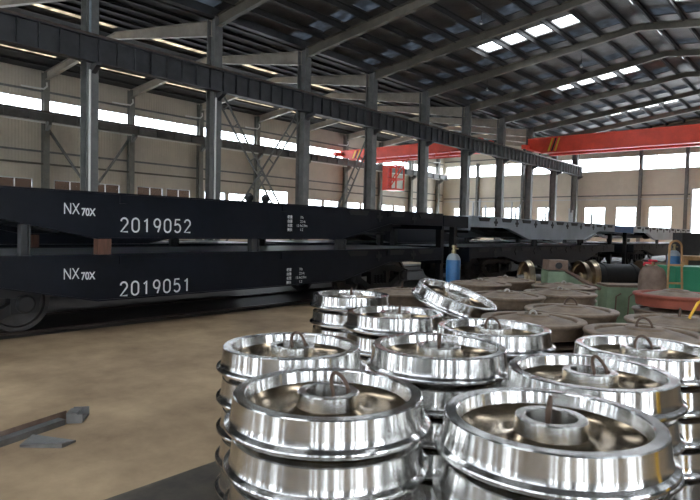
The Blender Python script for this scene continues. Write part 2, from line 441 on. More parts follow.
lnear = [(XRL + 0.02, XRL + 0.75, YK(k) + 0.3, YK(k) + 5.2) for k in range(-3, 9)]
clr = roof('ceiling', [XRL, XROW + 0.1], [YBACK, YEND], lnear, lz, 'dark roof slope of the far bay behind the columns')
for h in lsky: sheet('translucent_strip', M_FRPW, cll, *h, lz)
for h in lnear: sheet('translucent_strip', M_FRPW, clr, *h, lz)
def purlin(parent, X, zf, d=0.32):
    z = zf(X)
    p = [(X - 0.05, z - d), (X + 0.05, z - d), (X + 0.05, z - d + 0.03), (X - 0.02, z - d + 0.03), (X - 0.02, z - 0.03), (X + 0.05, z - 0.03), (X + 0.05, z - 0.005), (X - 0.05, z - 0.005)]
    MB().prism(p, 'y', YBACK + 0.2, YEND - 0.1).build('purlin', M_PURLIN, parent)
for X in PX[:-1]:
    purlin(cl, X, rz); purlin(cr, 2 * XR - X, rz)
for i in range(6):
    purlin(cll, XRL - 0.4 - 1.4 * i, lz, 0.15); purlin(clr, XRL + 1.5 + 1.36 * i, lz, 0.15)
def rafter(parent, pts, w, d0, d1, material, zoff):
    """I-section beam along pts [(x,y,z)...] two points, depth d0 -> d1"""
    a, b = Vector(pts[0]), Vector(pts[1])
    mb = MB()
    dirh = Vector((b.x - a.x, b.y - a.y, 0)).normalized(); side = Vector((-dirh.y, dirh.x, 0))
    def slab(wd, za0, za1, zb0, zb1):
        v = []
        for p, q0, q1 in ((a, za0, za1), (b, zb0, zb1)):
            for s_, q in ((-1, q0), (1, q0), (1, q1), (-1, q1)):
                v.append(p + side * (s_ * wd / 2) + Vector((0, 0, q)))
        mb.add(v, [(3, 2, 1, 0), (4, 5, 6, 7), (0, 1, 5, 4), (1, 2, 6, 5), (2, 3, 7, 6), (3, 0, 4, 7)])
    t = 0.025
    slab(w, -t, 0, -t, 0); slab(w, -d0, -d0 + t, -d1, -d1 + t); slab(0.02, -d0 + t, -t, -d1 + t, -t)
    return mb.build('rafter', material, parent)
for k in range(-3, 10):
    y = min(YK(k), YEND - 0.5)
    rafter(cl, ((XROW + 0.2, y, rz(XROW + 0.2, 0.17)), (XR, y, rz(XR, 0.17))), 0.24, 0.55, 0.38, M_RAFTER, 0)
    rafter(cr, ((XR, y, rz(XR, 0.17)), (XRIGHT - 0.1, y, rz(XRIGHT - 0.1, 0.17))), 0.24, 0.38, 0.55, M_RAFTER, 0)
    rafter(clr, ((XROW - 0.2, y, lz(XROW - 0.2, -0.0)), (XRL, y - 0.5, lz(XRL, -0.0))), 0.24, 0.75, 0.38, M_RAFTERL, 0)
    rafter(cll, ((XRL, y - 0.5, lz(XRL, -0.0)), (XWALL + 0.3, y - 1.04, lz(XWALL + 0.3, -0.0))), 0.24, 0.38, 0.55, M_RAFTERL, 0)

vg = MB().prism([(XROW - 0.16, 11.40), (XROW + 0.16, 11.40), (XROW + 0.16, 11.86), (XROW - 0.16, 11.86)], 'y', YBACK, YEND).build('trim_1', M_STEEL_D)
tag(vg, 'dark valley gutter box between the two roofs', kind='structure')
# ------------------------------------------------------------------ columns
def hcol(X, Y, dx, dy, z1, material, name, parent, t=0.03):
    a, b = dx / 2, dy / 2
    p = [(X - a, Y - b), (X - a + t, Y - b), (X - a + t, Y - t / 2), (X + a - t, Y - t / 2), (X + a - t, Y - b), (X + a, Y - b),
         (X + a, Y + b), (X + a - t, Y + b), (X + a - t, Y + t / 2), (X - a + t, Y + t / 2), (X - a + t, Y + b), (X - a, Y + b)]
    return MB().prism(p, 'z', 0, z1).build(name, material, parent)
for k in range(-3, 10):
    y = min(YK(k), YEND - 0.5)
    lab = ('grey steel crane column, leftmost in view, carrying a white drainpipe' if k == 0 else
           'grey steel crane column, %s from the left in the row behind the wagons' % ORD[k] if k > 0 else
           'grey steel crane column standing outside the picture beside the wagons')
    e = empty('crane_column', (0, 0, 0), label=lab, cat='column', group='crane columns behind the wagons')
    hcol(XROW - 0.07, y, 0.62, 0.44, EAVE + 0.1, M_STEEL, 'shaft', e)
    MB().prism([(XROW + 0.24, 7.5), (XROW + 0.24, 7.84), (XROW + 0.75, 7.84), (XROW + 0.75, 7.74)], 'y', y - 0.1, y + 0.1).build('girder_bracket', M_STEEL_D, e)
    MB().prism([(XROW - 0.38, 7.9), (XROW - 0.38, 8.25), (XROW - 0.85, 8.25), (XROW - 0.85, 8.15)], 'y', y - 0.1, y + 0.1).build('girder_bracket', M_STEEL_D, e)
    box('base_plate', M_STEEL_D, e, XROW - 0.5, XROW + 0.4, y - 0.33, y + 0.33, 0, 0.03)
    if k in (0, 1): MB().tube([(XROW + 0.31, y - 0.16, 0.1), (XROW + 0.31, y - 0.16, 7.6)], 0.045).build('drainpipe', M_WHITE, e)
    if k in (0,): MB().tube([(XROW + 0.31, y - 0.16, 8.9), (XROW + 0.31, y - 0.16, 11.2)], 0.045).build('drainpipe', M_CYLG, e)
for j in range(-2, 9):
    y = YW(j)
    lab = ('slim grey column standing against the side wall, %s from the left' % ORD[j] if j >= 0 else 'slim grey column against the side wall outside the picture')
    e = empty('wall_column', label=lab, cat='column', group='columns against the side wall')
    hcol(XWALL + 0.3, y, 0.42, 0.38, EAVE, M_WCOL, 'shaft', e)
    MB().prism([(XWALL + 0.5, 7.5), (XWALL + 0.5, 8.08), (XWALL + 1.05, 8.08), (XWALL + 1.05, 7.85)], 'y', y - 0.1, y + 0.1).build('girder_bracket', M_STEEL, e)
    MB().tube([(XWALL + 0.62, y - 0.05, 10.6), (XWALL + 0.66, y - 0.05, 10.35), (XWALL + 0.66, y - 0.25, 10.15), (XWALL + 0.66, y - 1.6, 10.12)], 0.055).build('rain_pipe', M_WHITE, e)
for k in range(-3, 10):
    y = min(YK(k), YEND - 0.5)
    e = empty('side_column', label='grey steel column against the wall on the camera side', cat='column', group='columns on the camera side')
    hcol(XRIGHT - 0.3, y, 0.5, 0.34, EAVE + 0.1, M_STEEL, 'shaft', e)

# ------------------------------------------------------------------ runway girders
def runway(X, z0, z1, y0, y1, w, label, stiff=0.75, rail=True, material=M_STEEL_D, step_from=None):
    e = empty('runway_girder', label=label, cat='girder')
    h = w / 2
    p = [(X - h, z0), (X + h, z0), (X + h, z0 + 0.03), (X + 0.012, z0 + 0.03), (X + 0.012, z1 - 0.03), (X + h, z1 - 0.03), (X + h, z1), (X - h, z1), (X - h, z1 - 0.03), (X - 0.012, z1 - 0.03), (X - 0.012, z0 + 0.03), (X - h, z0 + 0.03)]
    MB().prism(p, 'y', y0, y1).build('beam', material, e)
    for a, b, sm in ((y0 + 0.3, YK(5), material), (YK(5), y1, M_STEEL)):
        st = MB(); y = a
        while y < b:
            st.box(X + 0.012, X + h - 0.02, y - 0.012, y + 0.012, z0 + 0.03, z1 - 0.03); y += stiff
        tag(st.build('stiffeners', sm, e), kind='stuff')
    if rail: box('crane_rail', M_RAIL, e, X - 0.04, X + 0.04, y0, y1, z1, z1 + 0.13)
    return e
runway(XROW + 0.55, 7.84, 8.82, YBACK + 0.6, YEND - 0.25, 0.36, 'deep dark crane girder running along the main column row', 0.74)
runway(XROW - 0.62, 8.25, 8.62, YBACK + 0.6, YEND - 0.25, 0.30, 'dark crane girder of the far bay behind the main columns')
runway(XWALL + 0.78, 8.08, 8.62, YBACK + 0.6, YEND - 0.25, 0.3, 'grey crane girder along the side wall under the clerestory', 1.48, material=M_STEEL)
runway(XRIGHT - 0.85, 7.84, 8.82, YBACK + 0.6, YEND - 0.25, 0.36, 'crane girder along the wall on the camera side', 1.48)

# ------------------------------------------------------------------ braces
def lattice(name, a, b, off, label, material=M_STEEL, rungs=9, w=0.07):
    """ladder brace: two parallel bars with rungs, in a plane X = const"""
    e = empty(name, label=label, cat='brace')
    a, b = Vector(a), Vector(b); d = (b - a).normalized(); n = Vector((0, -d.z, d.y)) * off / 2
    MB().bar(a + n, b + n, w, w, (1, 0, 0)).build('chord', material, e)
    MB().bar(a - n, b - n, w, w, (1, 0, 0)).build('chord', material, e)
    for i in range(rungs):
        p = a.lerp(b, (i + 0.5) / rungs)
        MB().bar(p - n, p + n, 0.05, 0.05, (1, 0, 0)).build('rung', material, e)
    return e
lattice('ladder_brace', (XROW - 0.1, YK(1) + 0.45, 7.7), (XROW - 0.1, YK(2) - 0.4, 0.8), 0.42, 'ladder-like diagonal brace falling right between the second and third crane columns')
lattice('ladder_brace', (XROW + 0.1, YK(2) - 0.45, 7.7), (XROW + 0.1, YK(1) + 0.4, 0.8), 0.42, 'ladder-like diagonal brace rising right between the second and third crane columns')
lattice('ladder_brace', (XROW - 0.1, YK(3) - 0.3, 7.0), (XROW - 0.1, YK(2) + 2.2, 1.0), 0.42, 'ladder-like diagonal brace left of the fourth crane column')
for a, b, s in (((XWALL + .35, YW(0) + 0.2, 7.6), (XWALL + .35, YW(0) + 2.85, 3.9), 'falling right'), ((XWALL + .35, YW(1) - 0.2, 7.7), (XWALL + .35, YW(1) - 2.75, 3.9), 'falling left')):
    tag(MB().bar(a, b, 0.14, 0.14, (1, 0, 0)).build('wall_brace', M_STEEL), 'grey diagonal brace %s from a side wall column beside the drainpipe' % s, 'brace')

# ------------------------------------------------------------------ overhead cranes
def crane(name, x0, x1, yc, z0, z1, zr, label, gap=1.9, second=True, cab=False, stripes=None):
    e = empty(name, label=label, cat='crane')
    def girder(y):
        w = 0.38
        inset = 1.3
        prof = [(x0, z0 + 0.55), (x0 + inset, z0 + 0.06), (x1 - inset, z0 + 0.06), (x1, z0 + 0.55), (x1, z1), (x0, z1)]
        g = MB().prism(prof, 'y', y - w / 2, y + w / 2).build('girder', M_RED, e)
        MB().box(x0, x1, y - w / 2 - 0.09, y + w / 2 + 0.09, z1 - 0.04, z1 + 0.0).build('top_flange', M_RED, g)
        MB().box(x0 + inset, x1 - inset, y - w / 2 - 0.09, y + w / 2 + 0.09, z0, z0 + 0.06).build('bottom_flange', M_RED, g)
        return g
    gs = [girder(yc)]
    if second: gs.append(girder(yc + gap))
    for x in (x0 - 0.02, x1 + 0.02):
        t = MB().box(x - 0.18, x + 0.18, yc - 1.1, yc + gap + 1.1, zr + 0.16, zr + 0.52).build('end_truck', M_RED, e)
        for y in (yc - 0.8, yc + gap + 0.8):
            MB().lathe([(0.0, -0.06), (0.2, -0.06), (0.2, 0.05), (0.2, 0.06), (0.0, 0.06)], 20, False, 'x', (x, y, zr + 0.205)).build('wheel', M_BLACK, t)
    if stripes:
        for i in range(3):
            sx = stripes + i * 0.3
            MB().prism([(sx, z0 + 0.15), (sx + 0.15, z0 + 0.15), (sx + 0.5, z1 - 0.1), (sx + 0.35, z1 - 0.1)], 'y', yc - 0.2, yc - 0.185).build('warning_stripe', M_STRIPE if i % 2 == 0 else M_BLACK, gs[0])
    # hoist trolley
    xm = (x0 + x1) / 2 + 4
    t = MB().box(xm - 0.7, xm + 0.7, yc - 0.15, yc + gap + 0.15, z1 + 0.12, z1 + 0.3).build('trolley', M_GREYM, e)
    MB().lathe([(0, -0.55), (0.26, -0.55), (0.26, 0.55), (0, 0.55)], 20, False, 'y', (xm, yc + gap / 2, z1 + 0.5)).build('drum', M_GREYM, t)
    if cab:
        x = -32.6; y = yc - 0.35
        c = MB()
        for a in (-0.75, 0.75):
            for b in (-0.6, 0.6):
                c.bar((x + a, y + b, 5.35), (x + a, y + b, 7.5), 0.12, 0.12)
        for z in (5.35, 6.3, 7.5):
            c.bar((x - 0.8, y - 0.6, z), (x + 0.8, y - 0.6, z), 0.12, 0.14); c.bar((x - 0.8, y + 0.6, z), (x + 0.8, y + 0.6, z), 0.12, 0.14)
            c.bar((x - 0.75, y - 0.65, z), (x - 0.75, y + 0.65, z), 0.12, 0.14); c.bar((x + 0.75, y - 0.65, z), (x + 0.75, y + 0.65, z), 0.12, 0.14)
        cb = c.build('cab_frame', M_RED, e)
        box('cab_panel', M_RED, cb, x - 0.75, x - 0.2, y - 0.66, y - 0.62, 5.4, 7.4)
        box('cab_floor', M_RED, cb, x - 0.8, x + 0.8, y - 0.65, y + 0.65, 5.26, 5.34)
        box('cab_back', M_RED, cb, x - 0.81, x - 0.77, y - 0.6, y + 0.6, 5.4, 7.4)
        MB().bar((x + 0.2, y - 0.7, 5.6), (x + 1.9, y - 0.5, 7.9), 0.08, 0.08).build('stair_rail', M_RED, e)
        MB().bar((x - 0.1, y - 0.72, 5.6), (x + 1.5, y - 0.5, 7.9), 0.08, 0.08).build('stair_rail', M_RED, e)
        MB().bar((x - 2.5, y - 0.4, 7.95), (x + 8, y - 0.4, 7.95), 0.12, 0.14).build('walkway_edge', M_RED, e)
        MB().box(x - 2.5, x + 8, y - 0.35, y + 0.1, 7.98, 8.03).build('walkway', M_RED, e)
        for i in range(8):
            MB().bar((x - 2.4 + i * 1.4, y - 0.3, 8.0), (x - 2.4 + i * 1.4, y + 0.2, 8.6), 0.06, 0.06).build('hanger', M_RED, e)
    return e
crane('overhead_crane', XROW + 0.55, XRIGHT - 0.85, 50.6, 8.72, 10.1, 8.95, 'red double-girder overhead crane spanning the main hall near the end wall', stripes=-20.7)
crane('overhead_crane', XWALL + 0.78, XROW - 0.62, 44.0, 8.45, 9.45, 8.75, 'red overhead crane with hanging cab in the far bay behind the columns', cab=True, stripes=-37.9)

# ------------------------------------------------------------------ wagons
XC = -9.65
XC2 = -13.7
PROF = [(6.68, 0.0), (-6.68, 0.0), (-6.68, -0.30), (-4.42, -0.30), (-2.68, -0.66), (2.68, -0.66), (4.42, -0.30), (6.68, -0.30)]
def bottom(y):
    y = abs(y)
    return -0.30 if y > 4.42 else -0.66 if y < 2.68 else -0.66 + 0.36 * (y - 2.68) / 1.74
DIG = {}
def digit_mesh(ch, h=0.205, w=0.125, t=0.026):
    if ch in DIG: return DIG[ch]
    def arc(cx, cy, rx, ry, a0, a1, n=14):
        return [(cx + rx * math.cos(math.radians(a0 + (a1 - a0) * i / n)), cy + ry * math.sin(math.radians(a0 + (a1 - a0) * i / n))) for i in range(n + 1)]
    P = {'0': arc(.5, .72, .44, .28, 0, 180) + arc(.5, .28, .44, .28, 180, 360) + [(.94, .72)],
         '1': [(.2, .78), (.55, 1.0), (.55, 0.0)],
         '2': arc(.5, .72, .42, .28, 170, -25) + [(.08, 0.0), (.96, 0.0)],
         '5': [(.86, 1.0), (.2, 1.0), (.12, .52)] + arc(.48, .32, .44, .32, 125, -150),
         '9': arc(.5, .69, .42, .31, 0, 360, 22) + [(.92, .62), (.84, .4), (.6, 0.0)]}[ch]
    P = [Vector((x * w, y * h)) for x, y in P]
    v = []; n = len(P)
    for i, p in enumerate(P):
        d = (P[min(i + 1, n - 1)] - P[max(i - 1, 0)]).normalized(); nn = Vector((-d.y, d.x)) * (t / 2)
        for q in (p + nn, p - nn):
            v.append((q.x, q.y, 0.0)); v.append((q.x, q.y, 0.0015))
    f = []
    for i in range(n - 1):
        a, b = i * 4, i * 4 + 4
        f += [(a + 1, a + 3, b + 3, b + 1), (a, b, b + 2, a + 2), (a, a + 1, b + 1, b), (a + 2, b + 2, b + 3, a + 3)]
    f += [(0, 2, 3, 1), (n * 4 - 4, n * 4 - 3, n * 4 - 1, n * 4 - 2)]
    DIG[ch] = MB().add(v, f).mesh('digit')
    return DIG[ch]
def wagon(yc, zd, material, label, pockets, text=None, bogies=True, group=None, xc=-9.65):
    e = empty('flat_wagon', (xc, yc, 0 if bogies else zd), label=label, cat='wagon', group=group)
    D = zd if bogies else 0.0
    for s in (-1, 1):
        x = s * 1.37
        sill = MB().prism([(y, z + D) for y, z in PROF], 'x', x - 0.012, x + 0.012).build('side_sill', material, e)
        fb = MB(); pts = [(-6.68, -0.30), (-4.42, -0.30), (-2.68, -0.66), (2.68, -0.66), (4.42, -0.30), (6.68, -0.30)]
        v = []; f = []
        xa, xb = (x - s * 0.12, x + s * 0.035)
        for y, z in pts: v += [(xa, y, z + D - 0.018), (xb, y, z + D - 0.018), (xb, y, z + D), (xa, y, z + D)]
        for i in range(len(pts) - 1):
            for q in range(4): f.append((i * 4 + q, i * 4 + (q + 1) % 4, i * 4 + 4 + (q + 1) % 4, i * 4 + 4 + q))
        f += [(3, 2, 1, 0), tuple(len(v) - 4 + q for q in range(4))]
        fb.add(v, f).build('bottom_flange', material, sill)
        MB().box(min(xa, xb), max(xa, xb), -6.68, 6.68, D - 0.02, D + 0.005).build('top_flange', material, sill)
        if s > 0:
            for y in (-5.6, -2.3, 0.95, 4.3) if not pockets else ():
                MB().box(x + 0.013, x + 0.05, y - 0.05, y + 0.05, D - 0.15, D - 0.02).build('stake_socket', M_BLUE if False else material, sill)
            ys = [-5.9 + 1.48 * i for i in range(9)] if pockets else [3.2, 4.6, 5.9]
            for i, y in enumerate(ys):
                MB().prism([(y - 0.36, D - 0.03), (y + 0.36, D - 0.03), (y + 0.28, D - 0.14), (y - 0.28, D - 0.14)], 'x', x + 0.013, x + 0.03).build('stake_pocket', M_BLACK, sill)
                if i < len(ys) - 1 and bottom(y + 0.74) <= -0.29:
                    c = y + 0.74; z = D - 0.16
                    a, b = 0.035, 0.11
                    MB().prism([(c - b, z - a), (c - a, z - a), (c - a, z - b), (c + a, z - b), (c + a, z - a), (c + b, z - a), (c + b, z + a), (c + a, z + a), (c + a, z + b), (c - a, z + b), (c - a, z + a), (c - b, z + a)], 'x', x + 0.013, x + 0.03).build('lashing_point', M_BLACK, sill)
    MB().box(-1.355, 1.355, -6.66, 6.66, D - 0.045, D - 0.005).build('deck', M_DECK if bogies else material, e)
    MB().prism([(6.4, D - 0.046), (-6.4, D - 0.046), (-6.4, D - 0.36), (-4.4, D - 0.36), (-2.7, D - 0.62), (2.7, D - 0.62), (4.4, D - 0.36), (6.4, D - 0.36)], 'x', -0.22, 0.22).build('centre_sill', M_BLACK, e)
    for y in (-5.6, -4.45, -2.9, -1.0, 1.0, 2.9, 4.45, 5.6):
        h = min(0.45, -bottom(y) - 0.03)
        MB().box(-1.35, -0.225, y - 0.05, y + 0.05, D - h, D - 0.047).build('cross_beam', M_BLACK, e)
        MB().box(0.225, 1.35, y - 0.05, y + 0.05, D - h, D - 0.047).build('cross_beam', M_BLACK, e)
    for s in (-1, 1):
        MB().box(-1.37, 1.37, min(s * 6.68, s * 6.72), max(s * 6.68, s * 6.72), D - 0.42, D).build('end_beam', material, e)
        if bogies:
            c = MB().box(-0.14, 0.14, min(s * 6.721, s * 7.0), max(s * 6.721, s * 7.0), D - 0.36, D - 0.14).build('coupler', M_RAIL, e)
            MB().prism([(-0.16, s * 7.0), (0.18, s * 7.0), (0.16, s * 7.2), (0.02, s * 7.22), (-0.05, s * 7.1), (-0.16, s * 7.16)], 'z', D - 0.38, D - 0.1).build('knuckle', M_RAIL, c)
    if not bogies:   # draught gear and brake gear hanging below the raised frame
        for s in (-1, 1):
            MB().box(-0.3, 0.3, min(s * 4.9, s * 5.9), max(s * 4.9, s * 5.9), -0.5, -0.361).build('draught_gear', M_BLACK, e)
    b = MB().lathe([(0, -0.3), (0.14, -0.3), (0.15, -0.27), (0.15, 0.27), (0.14, 0.3), (0, 0.3)], 20, False, 'y', (0.75, -1.9, D - 0.52)).build('brake_cylinder', M_BLACK, e)
    MB().tube([(0.75, -1.6, D - 0.55), (0.72, 4.2, D - 0.5)], 0.02).build('brake_rod', M_GREYM, e)
    MB().tube([(0.9, -4.8, D - 0.42), (0.9, 4.8, D - 0.56)], 0.022).build('brake_pipe', M_BLACK, e)
    MB().box(0.55, 0.95, 0.4, 1.0, D - 0.62, D - 0.36).build('air_reservoir_bracket', M_BLACK, e)
    if bogies:
        for s in (-1, 1): bogie(e, s * 4.45, D)
    if text:
        X = 1.385
        for t in text:
            if t[0].isdigit() and len(t[0]) == 7:
                for i, ch in enumerate(t[0]):
                    dg = link('digit', digit_mesh(ch), M_LETTER, e, (X, t[1] + i * 0.182, D + t[2]), (PI / 2, 0, PI / 2))
                    dg['label'] = 'white stencilled digit'
                continue
            s_, y, z, size, kw = t
            cu = bpy.data.curves.new('lettering', 'FONT'); cu.body = s_; cu.size = size; cu.extrude = 0.0008
            cu.space_character = kw.get('sp', 1.0); cu.offset = kw.get('bold', 0.0)
            tmp = bpy.data.objects.new('lettering_curve', cu); COL.objects.link(tmp)
            bpy.context.view_layer.update()
            lm = bpy.data.meshes.new_from_object(tmp.evaluated_get(bpy.context.evaluated_depsgraph_get()))
            bpy.data.objects.remove(tmp, do_unlink=True)
            lm.materials.clear(); lm.materials.append(M_LETTER)
            o = bpy.data.objects.new('lettering', lm); COL.objects.link(o)
            o.parent = e; o.location = (X, y, D + z); o.rotation_euler = (PI / 2, 0, PI / 2)
            o.scale = (kw.get('sx', 1.0), 1, 1)
            o['label'] = 'white stencilled lettering'
    return e
WH_PROF = [(0.085, -0.09), (0.13, -0.085), (0.14, -0.02), (0.34, -0.035), (0.36, -0.065), (0.45, -0.065), (0.448, -0.045), (0.425, -0.03), (0.415, 0.07), (0.36, 0.07), (0.345, 0.02), (0.15, 0.01), (0.13, 0.09), (0.085, 0.09)]
BW = None; SF = None
def bogie(parent, y, D):
    global BW, SF
    R = 0.463
    b = MB().prism([(-1.0, 0.5), (-0.3, 0.38), (0.3, 0.38), (1.0, 0.5), (1.0, 0.62), (0.25, 0.68), (0.25, D - 0.37), (-0.25, D - 0.37), (-0.25, 0.68), (-1.0, 0.62)], 'y', y - 0.18, y + 0.18).build('bogie', M_BLACK, parent)
    if BW is None:
        BW = MB().lathe(WH_PROF, 40, True, 'x').mesh('bogie_wheel')
        m_ = MB()
        # cast side frame with two windows: chords, columns and pedestal ends
        def seg(p, q, h): m_.bar((0, p[0], p[1]), (0, q[0], q[1]), 0.13, h, (0, 0, 1))
        seg((-1.12, 0.52), (-0.55, 0.66), 0.14); seg((-0.55, 0.66), (0.55, 0.66), 0.14); seg((0.55, 0.66), (1.12, 0.52), 0.14)
        seg((-0.85, 0.46), (-0.4, 0.22), 0.13); seg((-0.4, 0.22), (0.4, 0.22), 0.14); seg((0.4, 0.22), (0.85, 0.46), 0.13)
        m_.box(-0.065, 0.065, -0.36, -0.24, 0.25, 0.62); m_.box(-0.065, 0.065, 0.24, 0.36, 0.25, 0.62)
        m_.box(-0.08, 0.08, -1.1, -0.73, 0.33, 0.55); m_.box(-0.08, 0.08, 0.73, 1.1, 0.33, 0.55)
        SF = m_.mesh('side_frame')
    for s in (-1, 1):
        f = link('side_frame', SF, M_BLACK, b, (s * 0.99, y, 0))
        for dy in (-0.12, 0, 0.12):
            MB().tube([(s * 0.99 + 0.05 * math.cos(t * 0.9), y + dy + 0.05 * math.sin(t * 0.9), 0.29 + 0.22 * t / 36) for t in range(37)], 0.011, 5).build('coil_spring', M_BLACK, b)
        for dy in (-0.915, 0.915):
            link('wheel', BW, M_GREYW, b, (s * 0.76, y + dy, R), (0, 0, 0 if s > 0 else PI))
            MB().lathe([(0, 0.90), (0.13, 0.90), (0.13, 1.1), (0.1, 1.13), (0.0, 1.13)], 16, False, 'x', (0, y + dy, R)).build('axle_box', M_BLACK, b) if s > 0 else \
                MB().lathe([(0, -0.90), (0.13, -0.90), (0.13, -1.1), (0.1, -1.13), (0.0, -1.13)], 16, False, 'x', (0, y + dy, R)).build('axle_box', M_BLACK, b)
    for dy in (-0.915, 0.915):
        MB().lathe([(0.0, -0.9), (0.07, -0.9), (0.086, -0.7), (0.08, 0), (0.086, 0.7), (0.07, 0.9), (0.0, 0.9)], 16, False, 'x', (0, y + dy, R)).build('axle', M_RAIL, b)
M_BED = mat('dark_bed', (0.035, 0.03, 0.026), 0.6, col2=(0.07, 0.06, 0.05), vscale=1.5, bump=0.3, bscale=12)
M_GREYW = mat('dark_wheel', (0.075, 0.07, 0.066), 0.45, metal=0.4, var=0.3, vscale=4)

ZL, ZU = 1.14, 2.05
YC = [6.62, 21.52, 38.1]
def texts(num, lower):
    yo = -6.62
    zb = -0.625 if lower else -0.57
    T = [('NX', 3.46 + yo, -0.33 if not lower else -0.335, 0.225, dict(sx=0.68)), ('70X', 3.71 + yo, -0.345 if not lower else -0.35, 0.15, dict(sx=0.78, bold=0.004)),
         (num, 4.29 + yo, zb, 0.315, dict(sp=1.2, sx=0.94))]
    rows = [('载重', '70t'), ('自重', '22.4t'), ('长宽', '13.4x2.9m'), ('换长', '1.2')]
    z = -0.27 if not lower else -0.39
    for i, (a, b) in enumerate(rows):
        zz = z - i * 0.082
        T.append((a, 7.68 + yo, zz, 0.066, dict(bold=0.001))); T.append((b, 8.02 + yo if i != 2 else 7.92 + yo, zz, 0.072, {}))
    return T
wagon(YC[0], ZL, M_NAVY, 'navy black flat wagon numbered 2019051 standing on its wheels', False, texts('2019051', True))
wagon(YC[0], ZU, M_NAVY, 'navy black flat wagon frame numbered 2019052 stacked on top of another', False, texts('2019052', False), bogies=False)
wagon(YC[1], ZL, M_NAVY, 'dark flat wagon under the blue-grey frame behind the gas cylinder', True)
wagon(YC[1], ZU, M_GREYBLUE, 'blue-grey flat wagon frame stacked beyond the numbered wagons', True, bogies=False)
wagon(YC[2], ZL, M_NAVY, 'dark flat wagon under the pale frame nearest the end wall', True)
wagon(YC[2], ZU, M_PALE, 'pale grey flat wagon frame with dark notches stacked nearest the end wall', True, bogies=False)
for yb, w in ((4.4, 'left'), (19.0, 'middle'), (33.6, 'right')):  # second row added so the gaps between stacked frames read dark
    wagon(yb, ZL, M_NAVY, 'black flat wagon added behind to darken the gaps under the stacked frames, %s one' % w, False, xc=XC2)
    wagon(yb, ZL + 0.69, M_NAVY, 'black frame added on the wagon behind to darken the gaps, %s one' % w, False, bogies=False, xc=XC2)
# plain frame sections bridging the gaps between the stacked frames
def bridge(y0, y1, zd, material, label):
    e = empty('bridging_section', (XC, (y0 + y1) / 2, zd), label=label, cat='steel section')
    h = (y1 - y0) / 2
    for s in (-1, 1):
        MB().prism([(-h, 0), (h, 0), (h, -0.33), (-h, -0.30)], 'x', s * 1.34 - 0.015, s * 1.34 + 0.015).build('side_plate', material, e)
    MB().box(-1.32, 1.32, -h, h, -0.04, -0.005).build('top_plate', material, e)
    for y in (-h + 0.06, h - 0.06): MB().box(-1.32, 1.32, y - 0.03, y + 0.03, -0.3, -0.041).build('rib', M_BLACK, e)
    for y in (-h + 0.3, h - 0.3):
        for x in (-1.05, 1.05): MB().box(x - 0.08, x + 0.08, y - 0.08, y + 0.08, -zd, -0.041).build('trestle_leg', M_BLACK, e)
bridge(13.42, 14.72, ZU - 0.03, M_NAVY, 'plain dark steel section between the numbered wagon and the blue-grey frame')
bridge(28.32, 31.30, ZU - 0.03, M_BLUE, 'plain blue steel section between the blue-grey and pale frames')
# spacers between stacked frames
def spacer(y, w, material, label, name, yc):
    h = ZU + min(bottom(y - yc + w / 2), bottom(y - yc - w / 2)) - 0.018 - (ZL + 0.005)
    for s, far in ((1, ''), (-1, ' on the far side')):
        x = XC + s * 1.32
        e = MB().box(x - 0.07, x + 0.07, y - w / 2, y + w / 2, ZL + 0.005, ZL + 0.005 + h)
        if name == 'steel_post': e = MB().prism([(x - 0.06, y - w / 2), (x + 0.06, y - w / 2), (x + 0.06, y - w / 2 + 0.02), (x + 0.012, y - w / 2 + 0.02), (x + 0.012, y + w / 2 - 0.02), (x + 0.06, y + w / 2 - 0.02), (x + 0.06, y + w / 2), (x - 0.06, y + w / 2), (x - 0.06, y + w / 2 - 0.02), (x - 0.012, y + w / 2 - 0.02), (x - 0.012, y - w / 2 + 0.02), (x - 0.06, y - w / 2 + 0.02)], 'z', ZL + 0.005, ZL + 0.005 + h)
        tag(e.build(name, material), label + far, 'spacer')
spacer(2.98, 0.12, M_STEEL_D, 'dark steel post between stacked wagons, left of the brown block', 'steel_post', YC[0])
spacer(4.05, 0.2, M_TIMBER, 'red-brown timber block wedged between the two numbered wagons', 'timber_block', YC[0])
spacer(6.9, 0.18, M_STEEL_D, 'dark steel post between the numbered wagons at mid length', 'steel_post', YC[0])
spacer(9.3, 0.26, M_STEEL_D, 'wide dark steel post between the numbered wagons at their right slope', 'steel_post', YC[0])
spacer(19.4, 0.2, M_STEEL_D, 'dark steel post under the blue-grey frame, the left one', 'steel_post', YC[1])
spacer(23.8, 0.2, M_STEEL_D, 'dark steel post under the blue-grey frame, the right one', 'steel_post', YC[1])
spacer(36.2, 0.2, M_STEEL_D, 'dark steel post under the pale frame, the left one', 'steel_post', YC[2])
spacer(40.4, 0.2, M_STEEL_D, 'dark steel post under the pale frame, the right one', 'steel_post', YC[2])
# stakes and fittings standing on the stacked decks
for i in range(14):
    y = 15.4 + i * 0.86
    x = XC + 1.12 - 0.25 * (i % 3)
    e = empty('deck_stake', (x, y, ZU - 0.005), label='thin grey stake on the blue-grey wagon frame, %s from the left' % (ORD + ['thirteenth', 'fourteenth'])[i], cat='stake', group='stakes on the blue-grey frame')
    MB().box(-0.025, 0.025, -0.025, 0.025, 0.012, 0.42 + 0.14 * (i % 2)).build('rod', M_FRAME, e)
    MB().box(-0.06, 0.06, -0.06, 0.06, 0, 0.012).build('foot_plate', M_CYLG, e)
for y, w in ((7.55, 'left'), (8.05, 'right')):
    e = empty('twist_lock', (XC - 1.1, y + 1.2, ZU - 0.005), label='black round twist lock on the upper numbered wagon, the %s one' % w, cat='twist lock')
    MB().lathe([(0.0, 0), (0.09, 0), (0.09, 0.08), (0.05, 0.12), (0.1, 0.2), (0.1, 0.28), (0.04, 0.34), (0, 0.34)], 16, False).build('lock_body', M_BLACK, e)
TRACKS = ((XC, 'nearer track'), (XC2, 'added track behind'))
